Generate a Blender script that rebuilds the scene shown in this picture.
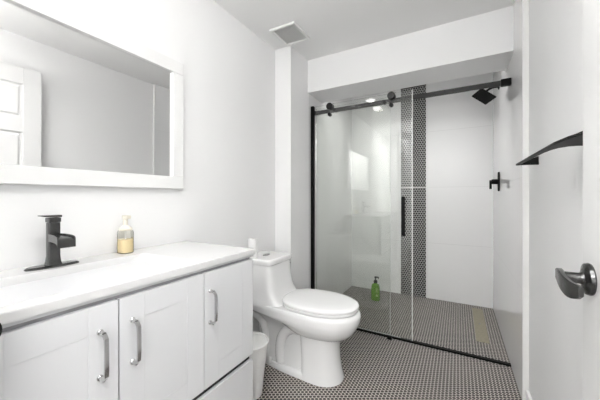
import bpy, bmesh, math
from mathutils import Vector, Matrix

for o in list(bpy.data.objects):
    bpy.data.objects.remove(o)
PI = math.pi
sc = bpy.context.scene
COL = sc.collection

# ---------------------------------------------------------------- camera, world, lights, exposure
cd = bpy.data.cameras.new('camera'); cam = bpy.data.objects.new('camera', cd); COL.objects.link(cam)
cd.sensor_width = 36; cd.lens = 281 / 600 * 36; cd.shift_y = -3 / 600; cd.clip_start = 0.02
cam.location = (0, 0, 1.15); cam.rotation_euler = (PI / 2, 0, math.radians(29.348))
sc.camera = cam
w = bpy.data.worlds.new('world'); sc.world = w; w.use_nodes = True
w.node_tree.nodes['Background'].inputs[0].default_value = (1, 1, 1, 1)
w.node_tree.nodes['Background'].inputs[1].default_value = 0.3
sc.view_settings.view_transform = 'Standard'; sc.view_settings.look = 'None'
sc.view_settings.gamma = 1; sc.view_settings.use_curve_mapping = False
sc.view_settings.exposure = 0.06

def area(name, loc, size, power, rot=(0, 0, 0), shape='DISK', sy=None, spread=180, color=(1, .995, .985)):
    l = bpy.data.lights.new(name, 'AREA'); l.shape = shape; l.size = size
    if sy: l.size_y = sy
    l.energy = power; l.color = color; l.spread = math.radians(spread)
    o = bpy.data.objects.new(name, l); COL.objects.link(o); o.location = loc; o.rotation_euler = rot
    return o
area('room_downlight_lamp', (-0.98, 1.08, 2.385), 0.11, .15)
area('room_downlight_lamp', (-0.985, 0.73, 2.385), 0.11, .15)
area('shower_fill_light', (-0.78, 2.80, 2.445), 0.16, 2.8, spread=120)  # this pair is added fill to brighten the shower
area('shower_fill_light', (-0.10, 2.80, 2.445), 0.16, 2.8, spread=120)
area('ceiling_fill_light', (-0.30, 0.36, 2.30), 0.32, 5.5, spread=150)  # added soft fill from above, out of view
area('rear_fill_light', (-0.60, -1.20, 2.30), 0.32, 15)  # second unseen fill, added behind the camera to even out the room
area('bounce_fill_light', (-0.12, -0.90, 1.83), 0.30, 74, (math.radians(180), 0, 0))  # added light thrown at the ceiling, acts as bounced flash

# ---------------------------------------------------------------- materials
MATS = {}
def mat(name, color=(.8, .8, .8), rough=.5, metal=0, spec=.5, coat=0, noise=0, nscale=8, bump=0, bscale=60):
    m = bpy.data.materials.new(name); m.use_nodes = True
    nt = m.node_tree; b = nt.nodes['Principled BSDF']
    b.inputs['Base Color'].default_value = (*color, 1); b.inputs['Roughness'].default_value = rough
    b.inputs['Metallic'].default_value = metal; b.inputs['Specular IOR Level'].default_value = spec
    b.inputs['Coat Weight'].default_value = coat
    tc = nt.nodes.new('ShaderNodeTexCoord')
    if noise:
        n = nt.nodes.new('ShaderNodeTexNoise'); n.inputs['Scale'].default_value = nscale
        nt.links.new(tc.outputs['Object'], n.inputs['Vector'])
        mx = nt.nodes.new('ShaderNodeMix'); mx.data_type = 'RGBA'
        mx.inputs['A'].default_value = (*[c * (1 - noise) for c in color], 1)
        mx.inputs['B'].default_value = (*[min(1, c * (1 + noise)) for c in color], 1)
        nt.links.new(n.outputs['Fac'], mx.inputs['Factor']); nt.links.new(mx.outputs['Result'], b.inputs['Base Color'])
    if bump:
        n = nt.nodes.new('ShaderNodeTexNoise'); n.inputs['Scale'].default_value = bscale
        nt.links.new(tc.outputs['Object'], n.inputs['Vector'])
        bp = nt.nodes.new('ShaderNodeBump'); bp.inputs['Strength'].default_value = bump; bp.inputs['Distance'].default_value = .002
        nt.links.new(n.outputs['Fac'], bp.inputs['Height']); nt.links.new(bp.outputs['Normal'], b.inputs['Normal'])
    MATS[name] = m
    return m

def emis(name, color, strength):
    m = bpy.data.materials.new(name); m.use_nodes = True
    b = m.node_tree.nodes['Principled BSDF']
    b.inputs['Base Color'].default_value = (*color, 1); b.inputs['Emission Color'].default_value = (*color, 1)
    b.inputs['Emission Strength'].default_value = strength
    return m

def glass_mat(name, tint, ior=1.5, boost=1.0):
    """thin clear pane: straight transmission plus Fresnel reflection"""
    m = bpy.data.materials.new(name); m.use_nodes = True
    nt = m.node_tree; nt.nodes.clear()
    out = nt.nodes.new('ShaderNodeOutputMaterial'); tr = nt.nodes.new('ShaderNodeBsdfTransparent')
    tr.inputs['Color'].default_value = (*tint, 1)
    gl = nt.nodes.new('ShaderNodeBsdfGlossy'); gl.inputs['Roughness'].default_value = 0.0
    fr = nt.nodes.new('ShaderNodeFresnel'); fr.inputs['IOR'].default_value = ior
    mu = nt.nodes.new('ShaderNodeMath'); mu.operation = 'MULTIPLY'; mu.inputs[1].default_value = boost; mu.use_clamp = True
    mix = nt.nodes.new('ShaderNodeMixShader')
    nt.links.new(fr.outputs[0], mu.inputs[0]); nt.links.new(mu.outputs[0], mix.inputs[0])
    nt.links.new(tr.outputs[0], mix.inputs[1]); nt.links.new(gl.outputs[0], mix.inputs[2])
    nt.links.new(mix.outputs[0], out.inputs[0])
    return m

def penny_mat(name, axes, pitch, rad, dark, dark2, grout, rough=.3):
    """round mosaic on a staggered grid; axes = the two object axes it lies in, tiles touch along the second"""
    m = bpy.data.materials.new(name); m.use_nodes = True
    nt = m.node_tree; L = nt.links; b = nt.nodes['Principled BSDF']
    tc = nt.nodes.new('ShaderNodeTexCoord'); sp = nt.nodes.new('ShaderNodeSeparateXYZ'); L.new(tc.outputs['Object'], sp.inputs[0])
    def M(op, a, b_=None, c=None):
        n = nt.nodes.new('ShaderNodeMath'); n.operation = op
        for i, v in enumerate((a, b_, c)):
            if v is None: continue
            if isinstance(v, (int, float)): n.inputs[i].default_value = v
            else: L.new(v, n.inputs[i])
        return n.outputs[0]
    u = M('DIVIDE', sp.outputs[axes[0]], pitch * math.sqrt(3)); v = M('DIVIDE', sp.outputs[axes[1]], pitch)
    def dist(off):
        du = M('MULTIPLY', M('SUBTRACT', M('FRACT', M('ADD', u, off + 50)), .5), math.sqrt(3))
        dv = M('SUBTRACT', M('FRACT', M('ADD', v, off + 50)), .5)
        return M('SQRT', M('ADD', M('MULTIPLY', du, du), M('MULTIPLY', dv, dv)))
    d = M('MINIMUM', dist(0), dist(.5))
    mr = nt.nodes.new('ShaderNodeMapRange'); mr.interpolation_type = 'SMOOTHSTEP'
    L.new(d, mr.inputs['Value']); mr.inputs['From Min'].default_value = rad - .04; mr.inputs['From Max'].default_value = rad + .03
    n = nt.nodes.new('ShaderNodeTexNoise'); n.inputs['Scale'].default_value = 2.2; n.inputs['Detail'].default_value = 3
    L.new(tc.outputs['Object'], n.inputs['Vector'])
    rp = nt.nodes.new('ShaderNodeMapRange'); L.new(n.outputs['Fac'], rp.inputs['Value'])
    rp.inputs['From Min'].default_value = .35; rp.inputs['From Max'].default_value = .65
    tm = nt.nodes.new('ShaderNodeMix'); tm.data_type = 'RGBA'; tm.inputs['A'].default_value = (*dark, 1); tm.inputs['B'].default_value = (*dark2, 1)
    L.new(rp.outputs[0], tm.inputs['Factor'])
    mx = nt.nodes.new('ShaderNodeMix'); mx.data_type = 'RGBA'; L.new(mr.outputs[0], mx.inputs['Factor'])
    L.new(tm.outputs['Result'], mx.inputs['A']); mx.inputs['B'].default_value = (*grout, 1)
    L.new(mx.outputs['Result'], b.inputs['Base Color'])
    ro = nt.nodes.new('ShaderNodeMapRange'); L.new(mr.outputs[0], ro.inputs['Value'])
    ro.inputs['To Min'].default_value = rough; ro.inputs['To Max'].default_value = .8; L.new(ro.outputs[0], b.inputs['Roughness'])
    bp = nt.nodes.new('ShaderNodeBump'); bp.inputs['Strength'].default_value = .4; bp.inputs['Distance'].default_value = .001; bp.invert = True
    L.new(mr.outputs[0], bp.inputs['Height']); L.new(bp.outputs['Normal'], b.inputs['Normal'])
    return m

def tile_mat(name, axes, size, color, joint, rough, off=(0, 0), wavy=.05):
    m = bpy.data.materials.new(name); m.use_nodes = True
    nt = m.node_tree; L = nt.links; b = nt.nodes['Principled BSDF']
    tc = nt.nodes.new('ShaderNodeTexCoord'); sp = nt.nodes.new('ShaderNodeSeparateXYZ'); L.new(tc.outputs['Object'], sp.inputs[0])
    cb = nt.nodes.new('ShaderNodeCombineXYZ')
    for i in (0, 1):
        ad = nt.nodes.new('ShaderNodeMath'); ad.operation = 'ADD'; ad.inputs[1].default_value = off[i]
        L.new(sp.outputs[axes[i]], ad.inputs[0]); L.new(ad.outputs[0], cb.inputs[i])
    br = nt.nodes.new('ShaderNodeTexBrick'); br.offset = 0.0
    L.new(cb.outputs[0], br.inputs['Vector'])
    br.inputs['Scale'].default_value = 1; br.inputs['Mortar Size'].default_value = .0018; br.inputs['Mortar Smooth'].default_value = .2
    br.inputs['Brick Width'].default_value = size[0]; br.inputs['Row Height'].default_value = size[1]
    br.inputs['Color1'].default_value = (*color, 1); br.inputs['Color2'].default_value = (*[c * .985 for c in color], 1)
    br.inputs['Mortar'].default_value = (*joint, 1)
    L.new(br.outputs['Color'], b.inputs['Base Color']); b.inputs['Roughness'].default_value = rough
    b.inputs['Specular IOR Level'].default_value = .75 if rough < .1 else .5
    n = nt.nodes.new('ShaderNodeTexNoise'); n.inputs['Scale'].default_value = 3.5; L.new(tc.outputs['Object'], n.inputs['Vector'])
    bp = nt.nodes.new('ShaderNodeBump'); bp.inputs['Strength'].default_value = wavy; bp.inputs['Distance'].default_value = .01
    L.new(n.outputs['Fac'], bp.inputs['Height']); L.new(bp.outputs['Normal'], b.inputs['Normal'])
    return m

paint = mat('wall_paint', (.90, .90, .90), .55, bump=.06, bscale=180)
ceilp = mat('ceiling_paint', (.90, .90, .895), .7, bump=.05, bscale=150)
trimw = mat('trim_paint', (.84, .84, .835), .3)
doorw = mat('door_paint', (.82, .82, .815), .35)
cabw = mat('cabinet_lacquer', (.70, .705, .72), .35)
gapgrey = mat('rail_shadow_grey', (.30, .30, .31), .6)
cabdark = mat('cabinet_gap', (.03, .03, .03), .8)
quartz = mat('cultured_marble', (.70, .70, .70), .2, noise=.01)
ceram = mat('toilet_ceramic', (.86, .86, .86), .06, coat=.5)
plas = mat('white_plastic', (.87, .87, .86), .3)
seatp = mat('seat_plastic', (.86, .86, .86), .18)
cream = mat('cream_plastic', (.80, .76, .66), .4)
paper = mat('tissue_paper', (.86, .86, .85), .9, bump=.3, bscale=200)
card = mat('cardboard', (.30, .27, .24), .9)
gun = mat('gunmetal', (.085, .085, .085), .22, metal=.85, noise=.15, nscale=40)
black = mat('matte_black', (.006, .006, .006), .5, spec=.12)
blackm = mat('black_metal', (.022, .022, .022), .4, metal=.3, spec=.35)
chrome = mat('chrome', (.58, .58, .58), .12, metal=1)
nick = mat('brushed_nickel', (.40, .40, .40), .25, metal=1)
drainm = mat('drain_cover', (.30, .27, .19), .45, metal=.3, noise=.25, nscale=60)
ventm = mat('vent_plastic', (.78, .78, .77), .5)
mirror = mat('mirror_silver', (.90, .90, .90), .0, metal=1)
soapy = mat('yellow_soap', (.93, .78, .50), .2)
greenp = mat('green_bottle', (.16, .36, .04), .15, coat=.4)
labelp = mat('label_print', (.55, .66, .30), .5)
seal = mat('clear_seal', (.80, .82, .81), .2)
frosty = glass_mat('clear_bottle', (.97, .97, .94), 1.2)
pane = glass_mat('shower_glass', (.980, .987, .977), 1.5, 1.25)
lampm = emis('lamp_diffuser', (1, .98, .95), 6)
floorm = penny_mat('penny_floor', (0, 1), .0225, .44, (.018, .014, .012), (.040, .031, .025), (.62, .585, .55), .45)
stripm = penny_mat('penny_strip', (2, 0), .027, .45, (.016, .017, .017), (.028, .03, .028), (.62, .62, .61), .55)
tback = tile_mat('white_tile_back', (0, 2), (1.2, .63), (.90, .90, .90), (.76, .76, .76), .28, (.3, 0))
tside = tile_mat('white_tile_side', (1, 2), (1.2, .63), (.88, .88, .88), (.78, .78, .78), .02, (.1, 0), .0)

# ---------------------------------------------------------------- mesh helpers
class MB:
    def __init__(s): s.bm = bmesh.new()
    def box(s, x0, x1, y0, y1, z0, z1, bev=0, seg=2, M=None):
        b = bmesh.new(); bmesh.ops.create_cube(b, size=1)
        for v in b.verts: v.co = Vector(((x0 + x1) / 2 + v.co.x * (x1 - x0), (y0 + y1) / 2 + v.co.y * (y1 - y0), (z0 + z1) / 2 + v.co.z * (z1 - z0)))
        if bev: bmesh.ops.bevel(b, geom=b.edges[:], offset=bev, segments=seg, profile=.5, affect='EDGES')
        return s._add(b, M)
    def _add(s, b, M=None):
        if M is not None: bmesh.ops.transform(b, matrix=M, verts=b.verts[:])
        me = bpy.data.meshes.new('t'); b.to_mesh(me); b.free(); s.bm.from_mesh(me); bpy.data.meshes.remove(me); return s
    def loft(s, rings, cap0=True, cap1=True, M=None, closed=True):
        b = bmesh.new(); R = [[b.verts.new(p) for p in r] for r in rings]; n = len(R[0])
        for A, B in zip(R, R[1:]):
            for i in range(n if closed else n - 1):
                j = (i + 1) % n; b.faces.new((A[i], A[j], B[j], B[i]))
        if cap0: b.faces.new(R[0][::-1])
        if cap1: b.faces.new(R[-1])
        bmesh.ops.recalc_face_normals(b, faces=b.faces[:])
        return s._add(b, M)
    def lathe(s, prof, c=(0, 0, 0), n=32, axis='z', M=None):
        rings = []
        for r, h in prof:
            ring = []
            for k in range(n):
                a = 2 * PI * k / n; p = (r * math.cos(a), r * math.sin(a), h)
                if axis == 'x': p = (p[2], p[0], p[1])
                if axis == 'y': p = (p[0], p[2], p[1])
                ring.append((p[0] + c[0], p[1] + c[1], p[2] + c[2]))
            rings.append(ring)
        return s.loft(rings, M=M)
    def tube(s, pts, r, n=14, M=None):
        P = [Vector(p) for p in pts]; rings = []; rs = r if isinstance(r, (list, tuple)) else [r] * len(P)
        up = None
        for i, p in enumerate(P):
            t = (P[min(i + 1, len(P) - 1)] - P[max(i - 1, 0)]).normalized()
            if up is None:
                up = Vector((0, 0, 1)) if abs(t.z) < .9 else Vector((1, 0, 0))
            a = t.cross(up).normalized(); up = a.cross(t).normalized()
            rings.append([p + (a * math.cos(2 * PI * k / n) + up * math.sin(2 * PI * k / n)) * rs[i] for k in range(n)])
        return s.loft(rings, M=M)
    def prism(s, poly, z0, z1, bev=0, M=None):
        b = bmesh.new(); vs = [b.verts.new((x, y, z0)) for x, y in poly]; f = b.faces.new(vs)
        g = bmesh.ops.extrude_face_region(b, geom=[f]); bmesh.ops.translate(b, vec=(0, 0, z1 - z0), verts=[v for v in g['geom'] if isinstance(v, bmesh.types.BMVert)])
        bmesh.ops.recalc_face_normals(b, faces=b.faces[:])
        if bev:
            es = [e for e in b.edges if abs(e.verts[0].co.z - e.verts[1].co.z) < 1e-6]
            bmesh.ops.bevel(b, geom=es, offset=bev, segments=2, profile=.5, affect='EDGES')
        return s._add(b, M)
    def build(s, name, m, parent=None, smooth=True, angle=35):
        me = bpy.data.meshes.new(name); s.bm.normal_update()
        for f in s.bm.faces: f.smooth = smooth
        if smooth:
            for e in s.bm.edges:
                if len(e.link_faces) == 2 and e.calc_face_angle(0) > math.radians(angle): e.smooth = False
        s.bm.to_mesh(me); s.bm.free()
        for mm in (m if isinstance(m, list) else [m]): me.materials.append(mm)
        o = bpy.data.objects.new(name, me); COL.objects.link(o)
        if smooth: wn = o.modifiers.new('weighted_normal', 'WEIGHTED_NORMAL'); wn.keep_sharp = True; wn.weight = 90
        if parent: o.parent = parent; o.matrix_parent_inverse = Matrix.Identity(4)
        return o

def tag(o, label=None, cat=None, group=None, kind=None):
    for k, v in (('label', label), ('category', cat), ('group', group), ('kind', kind)):
        if v: o[k] = v
    return o
def thing(name, label, cat, loc=(0, 0, 0), group=None, rot=(0, 0, 0)):
    o = bpy.data.objects.new(name, None); COL.objects.link(o); o.location = loc; o.rotation_euler = rot; o.empty_display_size = .05
    return tag(o, label, cat, group)
def struct(name, mb, m, parent=None, **k):
    o = mb.build(name, m, parent, **k); o['kind'] = 'structure'; return o
def copy_tree(o, parent=None):
    c = o.copy(); COL.objects.link(c); c.parent = parent
    for ch in list(o.children): copy_tree(ch, c)
    return c
def ell(n, a, b, e=2, cx=0, cy=0):
    r = []
    for k in range(n):
        t = 2 * PI * k / n; c, s_ = math.cos(t), math.sin(t)
        r.append((cx + a * math.copysign(abs(c) ** (2 / e), c), cy + b * math.copysign(abs(s_) ** (2 / e), s_)))
    return r
def bez(p0, p1, p2, p3, n=10):
    o = []
    for i in range(n + 1):
        t = i / n; o.append(tuple((1 - t) ** 3 * a + 3 * (1 - t) ** 2 * t * b + 3 * (1 - t) * t * t * c + t ** 3 * d for a, b, c, d in zip(p0, p1, p2, p3)))
    return o

# ---------------------------------------------------------------- setting
W = -1.355; RX = .34; TX = .315; YB = -1.90; CZ = 2.40; SX = -1.20; SY = 3.50; SCZ = 2.46
struct('floor', MB().box(W - .12, RX + .12, YB - .12, SY + .1, -.1, 0), floorm, smooth=False)
struct('wall_left', MB().box(W - .1, W, YB - .1, 1.98, 0, CZ), paint, smooth=False)
struct('wall_near', MB().box(W, RX, YB - .1, YB, 0, CZ), paint, smooth=False)
struct('wall_right', MB().box(RX, RX + .1, YB - .1, SY + .1, 0, SCZ), paint, smooth=False)
struct('wall_toilet_return', MB().box(W - .1, SX, 1.98, 2.30, 0, CZ), paint, smooth=False)
struct('wall_shower_left', MB().box(W - .1, SX, 2.30, SY, 0, SCZ), tside, smooth=False)
struct('wall_back', MB().box(W - .1, RX, SY, SY + .1, 0, SCZ), tback, smooth=False)
struct('wall_shower_right', MB().box(TX, RX, 1.972, SY, 0, SCZ), tside, smooth=False)
struct('ceiling', MB().box(W - .1, RX + .1, YB - .1, 2.28, CZ, CZ + .1), ceilp, smooth=False)
struct('ceiling_bulkhead', MB().box(SX, TX, 2.28, 2.60, 2.105, SCZ), paint, smooth=False)
struct('ceiling_shower', MB().box(SX, TX, 2.60, SY, SCZ, SCZ + .1), ceilp, smooth=False)
struct('trim_1', MB().box(TX - .003, RX, 1.960, 1.972, 0, CZ, .0015), trimw)                       # end of the shower tile
struct('trim_2', MB().box(-.591, -.318, SY - .004, SY, 0, 2.432), stripm, smooth=False)            # vertical mosaic band
struct('trim_3', MB().box(-.591, -.318, SY - .006, SY, 1.256, 1.264), trimw, smooth=False)
struct('trim_4', MB().box(-.593, -.316, SY - .007, SY, 2.424, 2.440), black, smooth=False)
def baseb(name, x0, x1, y0, y1): struct(name, MB().box(x0, x1, y0, y1, 0, .09, .004), trimw)
baseb('baseboard_right', RX - .014, RX, YB, 1.960)
baseb('baseboard_left', W, W + .014, 1.085, 1.966)
baseb('baseboard_return', W, SX + .014, 1.966, 1.98)
baseb('baseboard_column', SX, SX + .014, 1.98, 2.33)
baseb('baseboard_near', W, RX - .014, YB, YB + .014)

# ---------------------------------------------------------------- vanity
van = thing('vanity_cabinet', 'light grey shaker vanity cabinet with chrome bow handles under the white sink top', 'cabinet', (-1.1, .447, 0))
def V(x, y, z=0): return (x + 1.1, y - .447, z)
def vbox(mb, x0, x1, y0, y1, z0, z1, bev=0): return mb.box(x0 + 1.1, x1 + 1.1, y0 - .447, y1 - .447, z0, z1, bev)
c = MB()   # box of panels, open on top for the basin
vbox(c, -1.350, -.878, -.168, -.150, .09, .862, .001); vbox(c, -1.350, -.878, 1.044, 1.062, .09, .862, .001)
vbox(c, -1.350, -1.338, -.150, 1.044, .09, .862); vbox(c, -1.338, -.878, -.150, 1.044, .09, .108)
vbox(c, -.894, -.878, -.150, 1.044, .108, .400); vbox(c, -.894, -.8785, -.150, 1.044, .400, .862)
c.build('carcass', cabw, van)
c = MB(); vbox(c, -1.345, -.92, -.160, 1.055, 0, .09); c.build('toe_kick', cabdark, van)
c = MB(); vbox(c, -.8785, -.872, -.160, 1.055, .10, .860); c.build('shadow_gap', cabdark, van)  # near-black sheet; its colour gives the shade between the fronts
c = MB(); vbox(c, -.8785, -.8705, -.160, 1.055, .853, .8636); c.build('top_gap_shade', gapgrey, van)  # grey strip under the slab, gap shade put into its colour
def shaker(name, y0, y1, z0, z1, st=.075):
    c = MB(); xf = -.855; xb = -.872; g = .0015
    vbox(c, xb, xf - g, y0 + .002, y1 - .002, z0, z1)
    vbox(c, xf - g, xf, y0, y0 + st, z0, z1, .0012); vbox(c, xf - g, xf, y1 - st, y1, z0, z1, .0012)
    vbox(c, xf - g, xf, y0 + st, y1 - st, z1 - st, z1, .0012); vbox(c, xf - g, xf, y0 + st, y1 - st, z0, z0 + st, .0012)
    return c.build(name, cabw, van)
def bowhandle(parent, y, z0, z1):
    c = MB(); xf = -.855; x1 = -.822
    for z in (z0, z1):
        c.lathe([(0, 0), (.008, 0), (.008, .004), (.0065, .006), (0, .006)], V(xf, y, z), 16, 'x')
        c.tube([V(xf, y, z), V(xf + .012, y, z), V(xf + .022, y, z)], .0055, 10)
    zc = .012
    pts = [V(xf + .014, y, z0 + .001), V(xf + .024, y, z0 + .002), V(x1, y, z0 + zc), V(x1 + .002, y, z0 + .035), V(x1 + .002, y, z1 - .035), V(x1, y, z1 - zc), V(xf + .024, y, z1 - .002), V(xf + .014, y, z1 - .001)]
    P = [Vector(p) for p in pts]; rings = []
    for i, p in enumerate(P):
        t = (P[min(i + 1, 7)] - P[max(i - 1, 0)]).normalized(); nrm = Vector((t.z, 0, -t.x))
        rings.append([p + Vector((0, sy * .0052, 0)) + nrm * sn * .003 for sy, sn in ((-1, -1), (1, -1), (1, 1), (-1, 1))])
    c.loft(rings)
    tag(c.build('handle', chrome, parent), 'chrome bow handle')
ys = [-.165, .139, .452, .765, 1.062]
hy = [None, .398, .486, .787]
for i in range(4):
    d = shaker('door', ys[i] + .0015, ys[i + 1] - .0015, .402, .853)
    bowhandle(d, [ -.13, .402, .490, .793][i], .655, .780)
for a, b in ((-.165, .452), (.452, 1.062)):
    shaker('drawer', a + .0015, b - .0015, .105, .376)

# worktop with the basin moulded in
top = thing('sink_countertop', 'glossy white vanity top with a wide moulded rectangular basin', 'sink', (-1.1, .447, .866))
c = MB(); N = 96
def ring(x0, x1, y0, y1, z, e): return [(x + 1.1, y - .447, z - .866) for x, y in ell(N, (x1 - x0) / 2, (y1 - y0) / 2, e, (x0 + x1) / 2, (y0 + y1) / 2)]
X0, X1, Y0, Y1 = -1.353, -.853, -.175, 1.078
def rrect(x0, x1, y0, y1, z, r):
    pts = []
    per = N // 4
    for cx, cy, a0 in ((x1 - r, y1 - r, 0), (x0 + r, y1 - r, PI / 2), (x0 + r, y0 + r, PI), (x1 - r, y0 + r, 1.5 * PI)):
        for k in range(per):
            a = a0 + PI / 2 * k / (per - 1); pts.append((cx + r * math.cos(a) + 1.1, cy + r * math.sin(a) - .447, z - .866))
    return pts
rings = [rrect(X0, X1, Y0, Y1, .875, .004), rrect(X0, X1, Y0, Y1, .896, .004), rrect(X0 + .003, X1 - .003, Y0 + .003, Y1 - .003, .900, .004),
         rrect(-1.222, -.905, .115, .762, .900, .02), rrect(-1.219, -.909, .120, .755, .8975, .022), rrect(-1.213, -.915, .135, .735, .885, .03),
         rrect(-1.200, -.925, .200, .655, .842, .045), rrect(-1.19, -.935, .235, .610, .825, .06), rrect(-1.15, -.965, .30, .56, .818, .06)]
c.loft(rings, cap0=False, cap1=True); c.build('basin_top', quartz, top, angle=50)
c = MB(); vbox(c, X0, X1 - .010, Y0 + .004, Y1 - .004, .864, .8755)
b = c.build('underside', cabw, top); b.location = (0, 0, -.866)
c = MB(); c.lathe([(0, 0), (.026, 0), (.026, .003), (.02, .005), (0, .005)], (-1.06 + 1.1, 0, .818 - .866), 24)
tag(c.build('drain_plug', nick, top), 'metal drain cap')

# faucet
fa = thing('sink_faucet', 'dark gunmetal waterfall faucet on an oval deck plate behind the basin', 'faucet', (-1.272, .447, .900))
c = MB()
c.loft([[(x, y, 0) for x, y in ell(40, .027, .078, 2.6)], [(x, y, .004) for x, y in ell(40, .027, .078, 2.6)], [(x, y, .008) for x, y in ell(40, .022, .072, 2.6)]])
c.build('deck_plate', gun, fa)
c = MB()
c.loft([[(x, y, z) for x, y in ell(32, a, b_, 5)] for a, b_, z in ((.019, .023, .007), (.017, .0195, .02), (.016, .0175, .04), (.016, .0175, .158))])
c.build('body', gun, fa)
c = MB()   # open waterfall spout, channel section
rings = []
for x, zt, wv in ((.006, .118, .017), (.040, .119, .020), (.075, .118, .023), (.096, .115, .025), (.103, .110, .026), (.105, .103, .026)):
    rings.append([(x, -wv, zt - .026), (x, -wv, zt), (x, -wv + .004, zt), (x, -wv + .005, zt - .006), (x, wv - .005, zt - .006), (x, wv - .004, zt), (x, wv, zt), (x, wv, zt - .026)])
c.loft(rings); c.build('spout', gun, fa)
c = MB()
c.box(-.017, .017, -.018, .018, .159, .176, .003)
c.loft([[(a, y, z0) for a, z0 in ((-.016, zz), (.016, zz), (.016, zz + th), (-.016, zz + th))] for y, zz, th in ((.020, .177, .008), (-.01, .178, .007), (-.028, .180, .005), (-.038, .182, .003))])
c.build('lever', gun, fa)

# soap bottle on the vanity
sb = thing('soap_dispenser', 'clear pump bottle half full of pale yellow soap beside the basin', 'soap bottle', (-1.300, .715, .900))
def rr(n, a, z, e=3.2): return [(x, y, z) for x, y in ell(n, a, a, e)]
c = MB(); c.loft([rr(32, a, z) for a, z in ((.026, 0), (.0285, .003), (.0285, .092), (.026, .100), (.016, .106), (.014, .108))]); c.build('bottle', frosty, sb)
c = MB(); c.loft([rr(32, a, z) for a, z in ((.025, .002), (.0272, .005), (.0272, .062))]); tag(c.build('soap', soapy, sb), 'pale yellow liquid soap')
c = MB(); c.lathe([(0, .102), (.026, .100), (.027, .108), (.020, .116), (.012, .122), (.010, .124), (.010, .150), (.008, .151), (.008, .153), (0, .153)], n=24)
c.box(-.011, .026, -.011, .011, .153, .168, .003); c.build('pump', cream, sb)
c = MB(); c.tube([(0, 0, .006), (0, 0, .10)], .003, 8); c.build('dip_tube', plas, sb)

# mirror, leaning a little forward at the top
mi = thing('wall_mirror', 'wide white framed mirror hanging on the wall above the vanity', 'mirror', (W + .002, .447, 1.195), rot=(0, math.radians(.4), 0))
c = MB(); hw = .596; H = .690; fw = .066
c.box(0, .026, -hw, hw, 0, fw, .003); c.box(0, .026, -hw, hw, H - fw, H, .003)
c.box(0, .026, -hw, -hw + fw, fw, H - fw, .003); c.box(0, .026, hw - fw, hw, fw, H - fw, .003)
c.build('frame', trimw, mi)
c = MB(); c.box(.006, .010, -hw + fw - .004, hw - fw + .004, fw - .004, H - fw + .004); tag(c.build('mirror_glass', mirror, mi, smooth=False), 'silvered mirror glass')

# ---------------------------------------------------------------- toilet
AY = 1.662
to = thing('toilet', 'white one-piece toilet with closed lid standing between vanity and shower', 'toilet', (-1.0, AY, 0))
LIFT = .034
def egg(xb, xf, hw, z, xc=-.80, nb=3.5, nf=2.1, n=56, hb=None):
    r = []
    for k in range(n):
        t = 2 * PI * k / n; cc, ss = math.cos(t), math.sin(t)
        if cc >= 0: x = xc + (xf - xc) * abs(cc) ** (2 / nf); y = hw * math.copysign(abs(ss) ** (2 / nf), ss)
        else:
            x = xc + (xb - xc) * abs(cc) ** (2 / nb); y = hw * math.copysign(abs(ss) ** (2 / nb), ss)
            if hb: y *= 1 + (hb / hw - 1) * abs(cc) ** 1.0
        r.append((x + 1.0, y, z))
    return r
c = MB()
c.loft([egg(-.97, -0.608, .11, 0.269, nb=2.2), egg(-1.0, -0.580, .142, 0.289, nb=2.2), egg(-1.04, -0.553, .166, 0.319, nb=2.3), egg(-1.10, -0.536, .179, 0.349, nb=2.6), egg(-1.335, -0.526, .184, 0.372, hb=.164), egg(-1.343, -0.522, .187, 0.386, hb=.169),
        egg(-1.345, -0.519, .188, 0.412, hb=.170), egg(-1.345, -0.524, .186, 0.432, hb=.170), egg(-1.343, -0.544, .177, 0.441, hb=.168)])
# tank flowing down into the deck
def tk(xf, hw, z, e=7, xb=-1.345):
    return [(x + 1.0, y, z) for x, y in ell(56, (xf - xb) / 2, hw, e, (xf + xb) / 2, 0)]
c.loft([tk(-.975, .172, .42, 5), tk(-.990, .172, .440, 5), tk(-1.022, .164, .460), tk(-1.048, .158, .49), tk(-1.064, .153, .53), tk(-1.076, .149, .59), tk(-1.082, .147, 0.638), tk(-1.084, .146, 0.690)])
c.build('bowl', ceram, to, angle=60)
c = MB()
c.loft([egg(-.875, -.628, .122, 0, nb=6, xc=-.77), egg(-.875, -.628, .122, .012, nb=6, xc=-.77), egg(-.875, -.641, .117, .06, nb=6, xc=-.77), egg(-.877, -.652, .115, .13, nb=6, xc=-.77),
        egg(-.880, -.655, .118, .20, nb=6, xc=-.77), egg(-.882, -.648, .128, .28, nb=6, xc=-.77), egg(-.885, -.63, .140, .32, nb=6, xc=-.77)])
c.loft([egg(-1.25, -.640, .118, 0, nb=2.6, hb=.112), egg(-1.25, -.640, .118, .020, nb=2.6, hb=.112), egg(-1.243, -.650, .112, .034, nb=2.6, hb=.106), egg(-1.23, -.67, .10, .040, nb=2.6, hb=.07)])
c.build('pedestal', ceram, to, angle=50)
c = MB()
c.loft([egg(-1.235, -.72, .088, .02, nb=4, xc=-.95), egg(-1.245, -.72, .080, .12, nb=4, xc=-.95), egg(-1.27, -.72, .085, .29, nb=4, xc=-.95), egg(-1.32, -.72, .11, .378, nb=4, xc=-.95)])
for s in (-1, 1):
    c.tube([(x + 1, s * y, z) for x, y, z in bez((-.90, .06, .285), (-1.02, .085, .31), (-1.06, .075, .17), (-1.04, .07, .05), 12)], .036, 16)
    c.tube([(x + 1, s * y, z) for x, y, z in bez((-1.28, .06, .315), (-1.14, .09, .33), (-1.17, .065, .20), (-1.15, .05, .04), 12)], .032, 16)
c.build('trapway', ceram, to, angle=60)
for s in (-1, 1):
    c = MB(); c.lathe([(0, .030), (.0125, .030), (.0125, .058), (.009, .066), (0, .068)], (-.115, s * .098, 0), 18); c.build('bolt_cap', plas, to)
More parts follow.
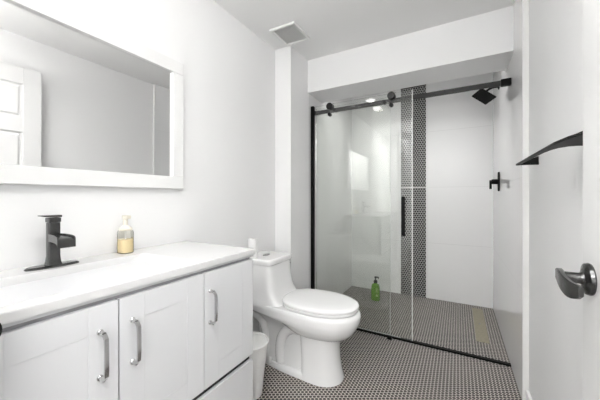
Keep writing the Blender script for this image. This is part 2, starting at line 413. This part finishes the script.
c = MB(); c.loft([tk(-1.080, .150, .690, 9, -1.347), tk(-1.075, .154, .696, 9, -1.347), tk(-1.075, .154, .717, 9, -1.347), tk(-1.080, .150, .725, 8, -1.345), tk(-1.096, .135, .729, 8, -1.335)]); c.build('tank_lid', ceram, to, angle=50)
c = MB(); c.loft([[(x - .215, y, z) for x, y in ell(28, a, b_, 2.2)] for a, b_, z in ((.020, .034, .728), (.020, .034, .7325), (.017, .030, .734))]); tag(c.build('flush_button', nick, to), 'oval chrome flush button')
c = MB(); c.lathe([(0, 0), (.004, 0), (.004, .003), (0, .003)], (-.083, .115, .665), 12, 'x'); tag(c.build('maker_badge', nick, to), 'small grey badge')
c = MB()
sx = dict(nb=2.6, xc=-.80)
c.loft([egg(-1.024, -0.540, .174, 0.4400, **sx), egg(-1.029, -0.534, .180, 0.4460, **sx), egg(-1.029, -0.534, .180, 0.4560, **sx), egg(-1.024, -0.540, .175, 0.4610, **sx)]); c.build('seat', seatp, to, angle=50)
c = MB()
c.loft([egg(-1.022, -0.544, .172, 0.4615, **sx), egg(-1.031, -0.531, .183, 0.4655, **sx), egg(-1.032, -0.530, .184, 0.4740, **sx), egg(-1.028, -0.536, .178, 0.4820, **sx), egg(-1.014, -0.558, .158, 0.4870, **sx), egg(-0.954, -0.638, .09, 0.4900, **sx)]); c.build('seat_lid', seatp, to, angle=60)
for s in (-1, 1):
    c = MB(); c.box(-.062, -.030, s * .075 - .018, s * .075 + .018, 0.439, .470, .008, 3); c.build('hinge', seatp, to)

# can on the tank, small cap, bin
tr = thing('tissue_roll', 'narrow white paper roll standing on the toilet tank lid behind the counter corner', 'toilet paper', (-1.245, 1.546, .7292))
c = MB(); c.lathe([(.013, 0), (.030, 0), (.031, .002), (.031, .128), (.030, .130), (.013, .130), (.013, 0)], n=36); c.build('paper', paper, tr)
c = MB(); c.lathe([(.011, .001), (.0135, .001), (.0135, .128), (.011, .128), (.011, .001)], n=24); tag(c.build('core', card, tr), 'dark hollow core')
bn = thing('waste_bin', 'small white tapered waste bin between the vanity and the toilet', 'bin', (-1.060, 1.290, 0))
c = MB(); c.lathe([(0, 0), (.066, 0), (.070, .004), (.102, .297), (.106, .304), (.106, .309), (.101, .310), (.099, .302), (.068, .008), (0, .008)], n=48); c.build('bucket', plas, bn)
c = MB(); c.lathe([(.102, .300), (.108, .302), (.109, .308), (.106, .312), (.101, .310), (.102, .300)], n=48); c.build('rim', plas, bn)
c = MB(); c.lathe([(.1005, .301), (.0985, .298), (.096, .280), (.06, .270), (0, .274)], n=48); c.build('liner', plas, bn)

# ---------------------------------------------------------------- shower enclosure
en = thing('shower_screen', 'black framed fixed glass shower screen with post, top rail and floor track', 'shower screen', (-1.2, 2.36, 0))
def S(mb, x0, x1, y0, y1, z0, z1, bev=0): return mb.box(x0 + 1.2, x1 + 1.2, y0 - 2.36, y1 - 2.36, z0, z1, bev)
c = MB(); S(c, -1.199, -1.170, 2.335, 2.368, 0.001, 1.995, .002); c.build('post', black, en)
c = MB(); S(c, -1.170, .314, 2.355, 2.367, 1.914, 1.950, .0015); c.build('rail', blackm, en)
c = MB(); S(c, .255, .3145, 2.346, 2.376, 1.908, 1.956, .004); tag(c.build('wall_bracket', black, en), 'black bracket on the right tile wall')
c = MB(); S(c, -1.165, -1.135, 2.350, 2.372, 1.912, 1.952, .003); c.lathe([(.0, 0), (.021, 0), (.021, .016), (0, .016)], (.055, 0, 1.932), 20, 'x'); c.build('post_bracket', blackm, en)
c = MB(); S(c, -1.170, .314, 2.354, 2.384, .0005, .014, .002); c.build('floor_track', black, en)
c = MB(); S(c, -.500, -.465, 2.322, 2.350, .0005, .028, .004); c.build('door_guide', black, en)
c = MB(); S(c, -1.165, -.488, 2.379, 2.387, .014, 1.975); c.build('fixed_pane', pane, en, smooth=False)
c = MB(); S(c, -.4885, -.4855, 2.378, 2.388, .014, 1.975); tag(c.build('pane_edge', seal, en), 'pale polished glass edge')
for x in (-.96, -.53):
    c = MB(); c.lathe([(0, -.022), (.013, -.022), (.013, -.008), (.013, .016), (.016, .018), (.016, .024), (0, .024)], (x + 1.2, 0.0, 1.932), 20, 'y')
    c.build('pane_clamp', blackm, en)
sd = thing('sliding_shower_door', 'clear sliding glass shower door hung on rollers, slid open to the left', 'shower door', (-.72, 2.335, .03))
def D(mb, x0, x1, y0, y1, z0, z1, bev=0): return mb.box(x0 + .72, x1 + .72, y0 - 2.335, y1 - 2.335, z0 - .03, z1 - .03, bev)
c = MB(); D(c, -1.145, -.313, 2.331, 2.339, .034, 1.985); c.build('glass_pane', pane, sd, smooth=False)
c = MB(); D(c, -.313, -.307, 2.329, 2.341, .034, 1.985); tag(c.build('edge_seal', seal, sd), 'pale translucent edge seal')
for x in (-1.004, -.468):
    c = MB()
    c.lathe([(0, -.022), (.027, -.022), (.030, -.018), (.030, -.006), (.030, .030), (0, .030)], (x + .72, 0, 1.964 - .03), 32, 'y')
    c.build('roller', blackm, sd)
    c = MB(); c.lathe([(0, -.020), (.014, -.020), (.016, -.017), (.016, .008), (0, .008)], (x + .72, 0, 1.890 - .03), 20, 'y'); c.build('anti_jump_disc', blackm, sd)
c = MB()
D(c, -.386, -.358, 2.296, 2.312, .845, 1.155, .005)
for z in (.90, 1.10): c.lathe([(0, 0), (.009, 0), (.009, -.030), (0, -.030)], (-.372 + .72, -.004, z - .03), 14, 'y')
tag(c.build('pull_handle', black, sd), 'black vertical bar handle')

# shower head
sh = thing('shower_head', 'square black shower head on a short arm from the right tile wall', 'shower head', (.314, 3.0, 2.075))
ctr = Vector((.200, 3.0, 2.05)); e1 = Vector((.111, .047, -.081)).normalized(); e2 = Vector((.066, -.128, .0156)); e2 = (e2 - e1 * e2.dot(e1)).normalized(); nn = e1.cross(e2)
Mx = Matrix((( e1.x, e2.x, nn.x, ctr.x - .314), (e1.y, e2.y, nn.y, ctr.y - 3.0), (e1.z, e2.z, nn.z, ctr.z - 2.075), (0, 0, 0, 1)))
c = MB(); c.box(-.074, .074, -.074, .074, -.006, .006, .003, M=Mx)
c.lathe([(0, 0), (.022, 0), (.018, -.02), (.012, -.035), (0, -.035)], (0, 0, -.004), 20, M=Mx); c.build('spray_plate', black, sh)
back = ctr - nn * .035
c = MB(); P0 = Vector((0, 0, .045)); P3 = back - Vector((.314, 3.0, 2.075))
c.tube(bez(P0, P0 + Vector((-.05, 0, .005)), P3 + Vector((.0, .0, .03)), P3, 10), .010, 12); c.build('arm', black, sh)
c = MB(); c.lathe([(0, .001), (.028, .001), (.028, -.006), (.014, -.010), (0, -.010)], (0, 0, .045), 24, 'x'); c.build('wall_flange', black, sh)
va = thing('shower_valve', 'black shower valve with lever on the right tile wall', 'shower valve', (.3145, 3.0, 1.285))
c = MB(); pl = [(0, y, z) for y, z in ell(36, .042, .085, 3)]
c.loft([[(-.0, y, z) for _, y, z in pl], [(-.006, y, z) for _, y, z in pl], [(-.010, y * .93, z * .96) for _, y, z in pl]]); c.build('escutcheon', black, va)
c = MB(); c.lathe([(0, -.008), (.024, -.008), (.022, -.050), (.018, -.056), (0, -.056)], (0, 0, 0), 24, 'x')
c.build('hub', black, va)
c = MB(); c.box(-.072, -.054, -.010, .010, -.065, .014, .004); c.build('lever', black, va)

# drain and green bottle
dr = thing('linear_drain', 'long tan metal drain grate set in the shower floor', 'drain', (.172, 3.03, 0))
c = MB(); c.box(-.045, .045, -.385, .385, 0.0, .003, .001); c.build('grate', drainm, dr)
c = MB(); c.lathe([(0, .003), (.008, .003), (.008, .0045), (0, .0045)], (0, -.02, 0), 12); tag(c.build('screw', nick, dr), 'small shiny screw')
gb = thing('shampoo_bottle', 'green plastic pump bottle with dark cap standing on the shower floor', 'bottle', (-.803, 3.15, 0))
c = MB(); c.loft([[(x, y, z) for x, y in ell(36, a, a * .75, 2.8)] for a, z in ((.040, 0), (.046, .006), (.047, .03), (.046, .12), (.044, .155), (.036, .175), (.018, .186), (.014, .190), (.014, .196))]); c.build('bottle', greenp, gb)
c = MB()
for k, (ww, zz) in enumerate(((.020, .135), (.014, .120), (.022, .105), (.016, .070), (.022, .062), (.018, .054))):
    c = MB(); c.box(.022 - ww / 2, .022 + ww / 2, -.0365, -.0335, zz - .003, zz + .003); tag(c.build('label_print', labelp, gb), 'pale printed line')

c = MB(); c.lathe([(0, .192), (.020, .192), (.020, .215), (.014, .222), (.006, .224), (.006, .245), (.012, .246), (.012, .258), (0, .260)], n=24)
c.box(-.012, .036, -.008, .008, .250, .262, .003); c.box(.028, .036, -.005, .005, .240, .252, .002); tag(c.build('pump', black, gb), 'dark pump cap')

# ---------------------------------------------------------------- right wall: towel bar, open door
tb = thing('towel_bar', 'flat matte black towel bar on the right wall beside the open door', 'towel bar', (RX - .001, 1.35, 1.312))
def T(x, y): return (x - RX + .001, y - 1.35)
outer = [T(.253, 1.762), T(.253, 1.12), T(.262, 1.03), T(.276, .968)]
inner = [T(.339, .968), T(.339, 1.185), T(.322, 1.178), T(.300, 1.180), T(.284, 1.200), T(.274, 1.240), T(.268, 1.300), T(.2665, 1.42), T(.2665, 1.60), T(.2665, 1.720), T(.270, 1.732), T(.339, 1.738), T(.339, 1.762)]
c = MB(); c.prism(outer + inner, -.004, .004, 0); c.build('bar', black, tb, smooth=False)
for y in (.396, -.376):
    c = MB(); c.loft([[(x, y + d, z) for x, z in ((-.084, -.004), (0, -.006), (0, .034), (-.006, .034))] for d in (-.004, .004)]); c.build('end_bracket', black, tb, smooth=False)

def six_panel(name, label, x_face, side, y0, y1, z1=2.13, th=.035):
    """door leaf lying along y; side = -1 when its visible face looks to -x"""
    t = thing(name, label, 'door', (x_face, (y0 + y1) / 2, .012))
    c = MB(); yc = (y0 + y1) / 2; W2 = (y1 - y0) / 2; g = .007
    xa, xb = (0, th) if side < 0 else (-th, 0)
    def bb(y_0, y_1, z_0, z_1):
        c.box(xa, xb, y_0, y_1, z_0, z_1, .0015)
    st = .11; zt = z1 - .012
    bb(-W2, -W2 + st, 0, zt); bb(W2 - st, W2, 0, zt)
    zs = [0, .22, .82, .94, 1.62, 1.73, 1.99, zt]
    for i in (0, 2, 4, 6): bb(-W2 + st, W2 - st, zs[i], zs[i + 1])
    for i in (1, 3, 5): bb(-.05, .05, zs[i], zs[i + 1])
    c.build('leaf_frame', doorw, t)
    for i in (1, 3, 5):
        for ya, yb in ((-W2 + st, -.05), (.05, W2 - st)):
            p = MB(); p.box(xa + g + .002, xb - g - .002, ya - .002, yb + .002, zs[i] - .002, zs[i + 1] + .002)
            q = .03
            for xs in (((xa + g + .004), (xa + .002)), ((xb - g - .004), (xb - .002))):
                p.loft([[(xx, y, z) for y, z in ((ya + k, zs[i] + k), (yb - k, zs[i] + k), (yb - k, zs[i + 1] - k), (ya + k, zs[i + 1] - k))] for xx, k in ((xs[0], q - .016), (xs[1], q))])
            p.build('panel', doorw, t, smooth=False)
    return t
dr1 = six_panel('panel_door', 'white six-panel door standing open against the right wall', .272, -1, .20, .960)
def lever(t, x, y, z, dx, dy, tipl=.145):
    """rose, neck and wave lever; dx = outward direction, dy = direction of the lever"""
    o = MB().lathe([(0, 0), (.037, 0), (.038, .003), (.036, .009), (.026, .012), (.020, .014), (0, .014)], n=36, axis='x', M=Matrix.Scale(dx, 4, (1, 0, 0)))
    L = []
    r = o.build('handle', gun, t); r.location = (x, y, z)
    n_ = MB(); n_.lathe([(0, .012), (.017, .012), (.013, .020), (.013, .045), (.0, .045)], n=24, axis='x', M=Matrix.Scale(dx, 4, (1, 0, 0)))
    rings = []
    for k in range(15):
        s_ = k / 14; yy = dy * (-.016 + s_ * tipl); zz = .004 - .016 * math.sin(s_ * PI * .9) * (s_ ** .5); hh = .013 + .007 * math.sin(s_ * PI); 
        xo = .052 + .006 * math.sin(s_ * PI); th = .0075 - .0035 * s_
        if k == 14: hh = .010
        rings.append([(dx * (xo + a * th), yy, zz + b_ * hh) for a, b_ in ((-1, -.8), (-.6, -1), (.6, -1), (1, -.8), (1, .8), (.6, 1), (-.6, 1), (-1, .8))])
    n_.loft(rings); q = n_.build('lever', gun, r, angle=45)
lever(dr1, 0, .912 - .58, .944, -1, -1)
tag(dr1.children[-1], 'dark lever handle with round rose')

# door leaf just outside the left edge of the view, only its black knob looks in
dr2 = six_panel('panel_door', 'white door leaf at the far left edge, its round black knob is in view', -.775, 1, -.60, .186)
k_ = MB(); k_.lathe([(0, 0), (.024, 0), (.024, .006), (.012, .010), (.011, .030), (.022, .040), (.028, .052), (.028, .062), (.020, .072), (0, .075)], n=32, axis='x')
k = k_.build('knob', black, dr2); k.location = (0, .150 + .207, .901); tag(k, 'round black knob')

# ---------------------------------------------------------------- ceiling fittings
ve = thing('ceiling_vent', 'square white exhaust vent with fine slats on the ceiling', 'vent', (-1.120, 1.838, CZ))
c = MB(); a = .108; b_ = .122
c.box(-a, a, -b_, -b_ + .018, -.016, 0, .003); c.box(-a, a, b_ - .018, b_, -.016, 0, .003); c.box(-a, -a + .018, -b_ + .018, b_ - .018, -.016, 0, .003); c.box(a - .018, a, -b_ + .018, b_ - .018, -.016, 0, .003)
c.build('frame', plas, ve)
c = MB(); c.box(-a + .016, a - .016, -b_ + .016, b_ - .016, -.004, 0); c.build('backing', ventm, ve)
for i in range(14):
    c = MB(); x = -a + .026 + i * (2 * a - .052) / 13; c.box(-.0035, .0035, -b_ + .017, b_ - .017, -.0015, .0015, M=Matrix.Translation((x, 0, -.009)) @ Matrix.Rotation(.6, 4, 'Y')); c.build('slat', ventm, ve)
def downlight(x, y, z, label):
    t = thing('recessed_downlight', label, 'ceiling light', (x, y, z), 'recessed ceiling lights')
    MB().lathe([(.060, 0), (.078, 0), (.078, -.004), (.064, -.008), (.060, -.006), (.060, 0)], n=40).build('trim_ring', plas, t)
    MB().lathe([(0, -.001), (.060, -.001), (.060, -.004), (0, -.004)], n=40).build('diffuser', lampm, t)
downlight(-.98, 1.08, CZ, 'round recessed ceiling light above the toilet side of the room')
downlight(-.985, .73, CZ, 'round recessed ceiling light above the vanity basin')
downlight(-.78, 2.80, SCZ, 'added round recessed fill light in the left half of the shower')  # both shower fittings are made up to carry the added fill
downlight(-.10, 2.80, SCZ, 'added round recessed fill light in the right half of the shower')
for lx, ly, lb in ((-.30, .36, 'added round white flush fill lamp above the open door'), (-.60, -1.20, 'added round white flush fill lamp at the rear of the room')):
    t = thing('fill_ceiling_lamp', lb, 'ceiling light', (lx, ly, CZ))  # unseen fittings added to house the fill lights
    MB().lathe([(0, 0), (.17, 0), (.17, -.02), (.165, -.025), (0, -.025)], n=48).build('base', plas, t)
    MB().lathe([(0, -.025), (.160, -.025), (.158, -.05), (.13, -.075), (.0, -.085)], n=48).build('diffuser', lampm, t)

t = thing('fill_floor_lamp', 'added tall uplighter bouncing fill light off the ceiling, out of view', 'lamp', (-.12, -.90, 0))  # unseen stand added to hold the ceiling bounce light
MB().lathe([(0, 0), (.14, 0), (.14, .012), (.02, .022), (0, .022)], n=40).build('base', nick, t)
MB().lathe([(0, .022), (.012, .022), (.012, 1.72), (0, 1.72)], n=16).build('pole', nick, t)
MB().lathe([(0, 1.70), (.05, 1.71), (.17, 1.79), (.175, 1.795), (.165, 1.79), (.05, 1.72), (0, 1.715)], n=40).build('shade', plas, t)
MB().lathe([(0, 1.718), (.045, 1.722), (.04, 1.76), (0, 1.78)], n=24).build('bulb', lampm, t)
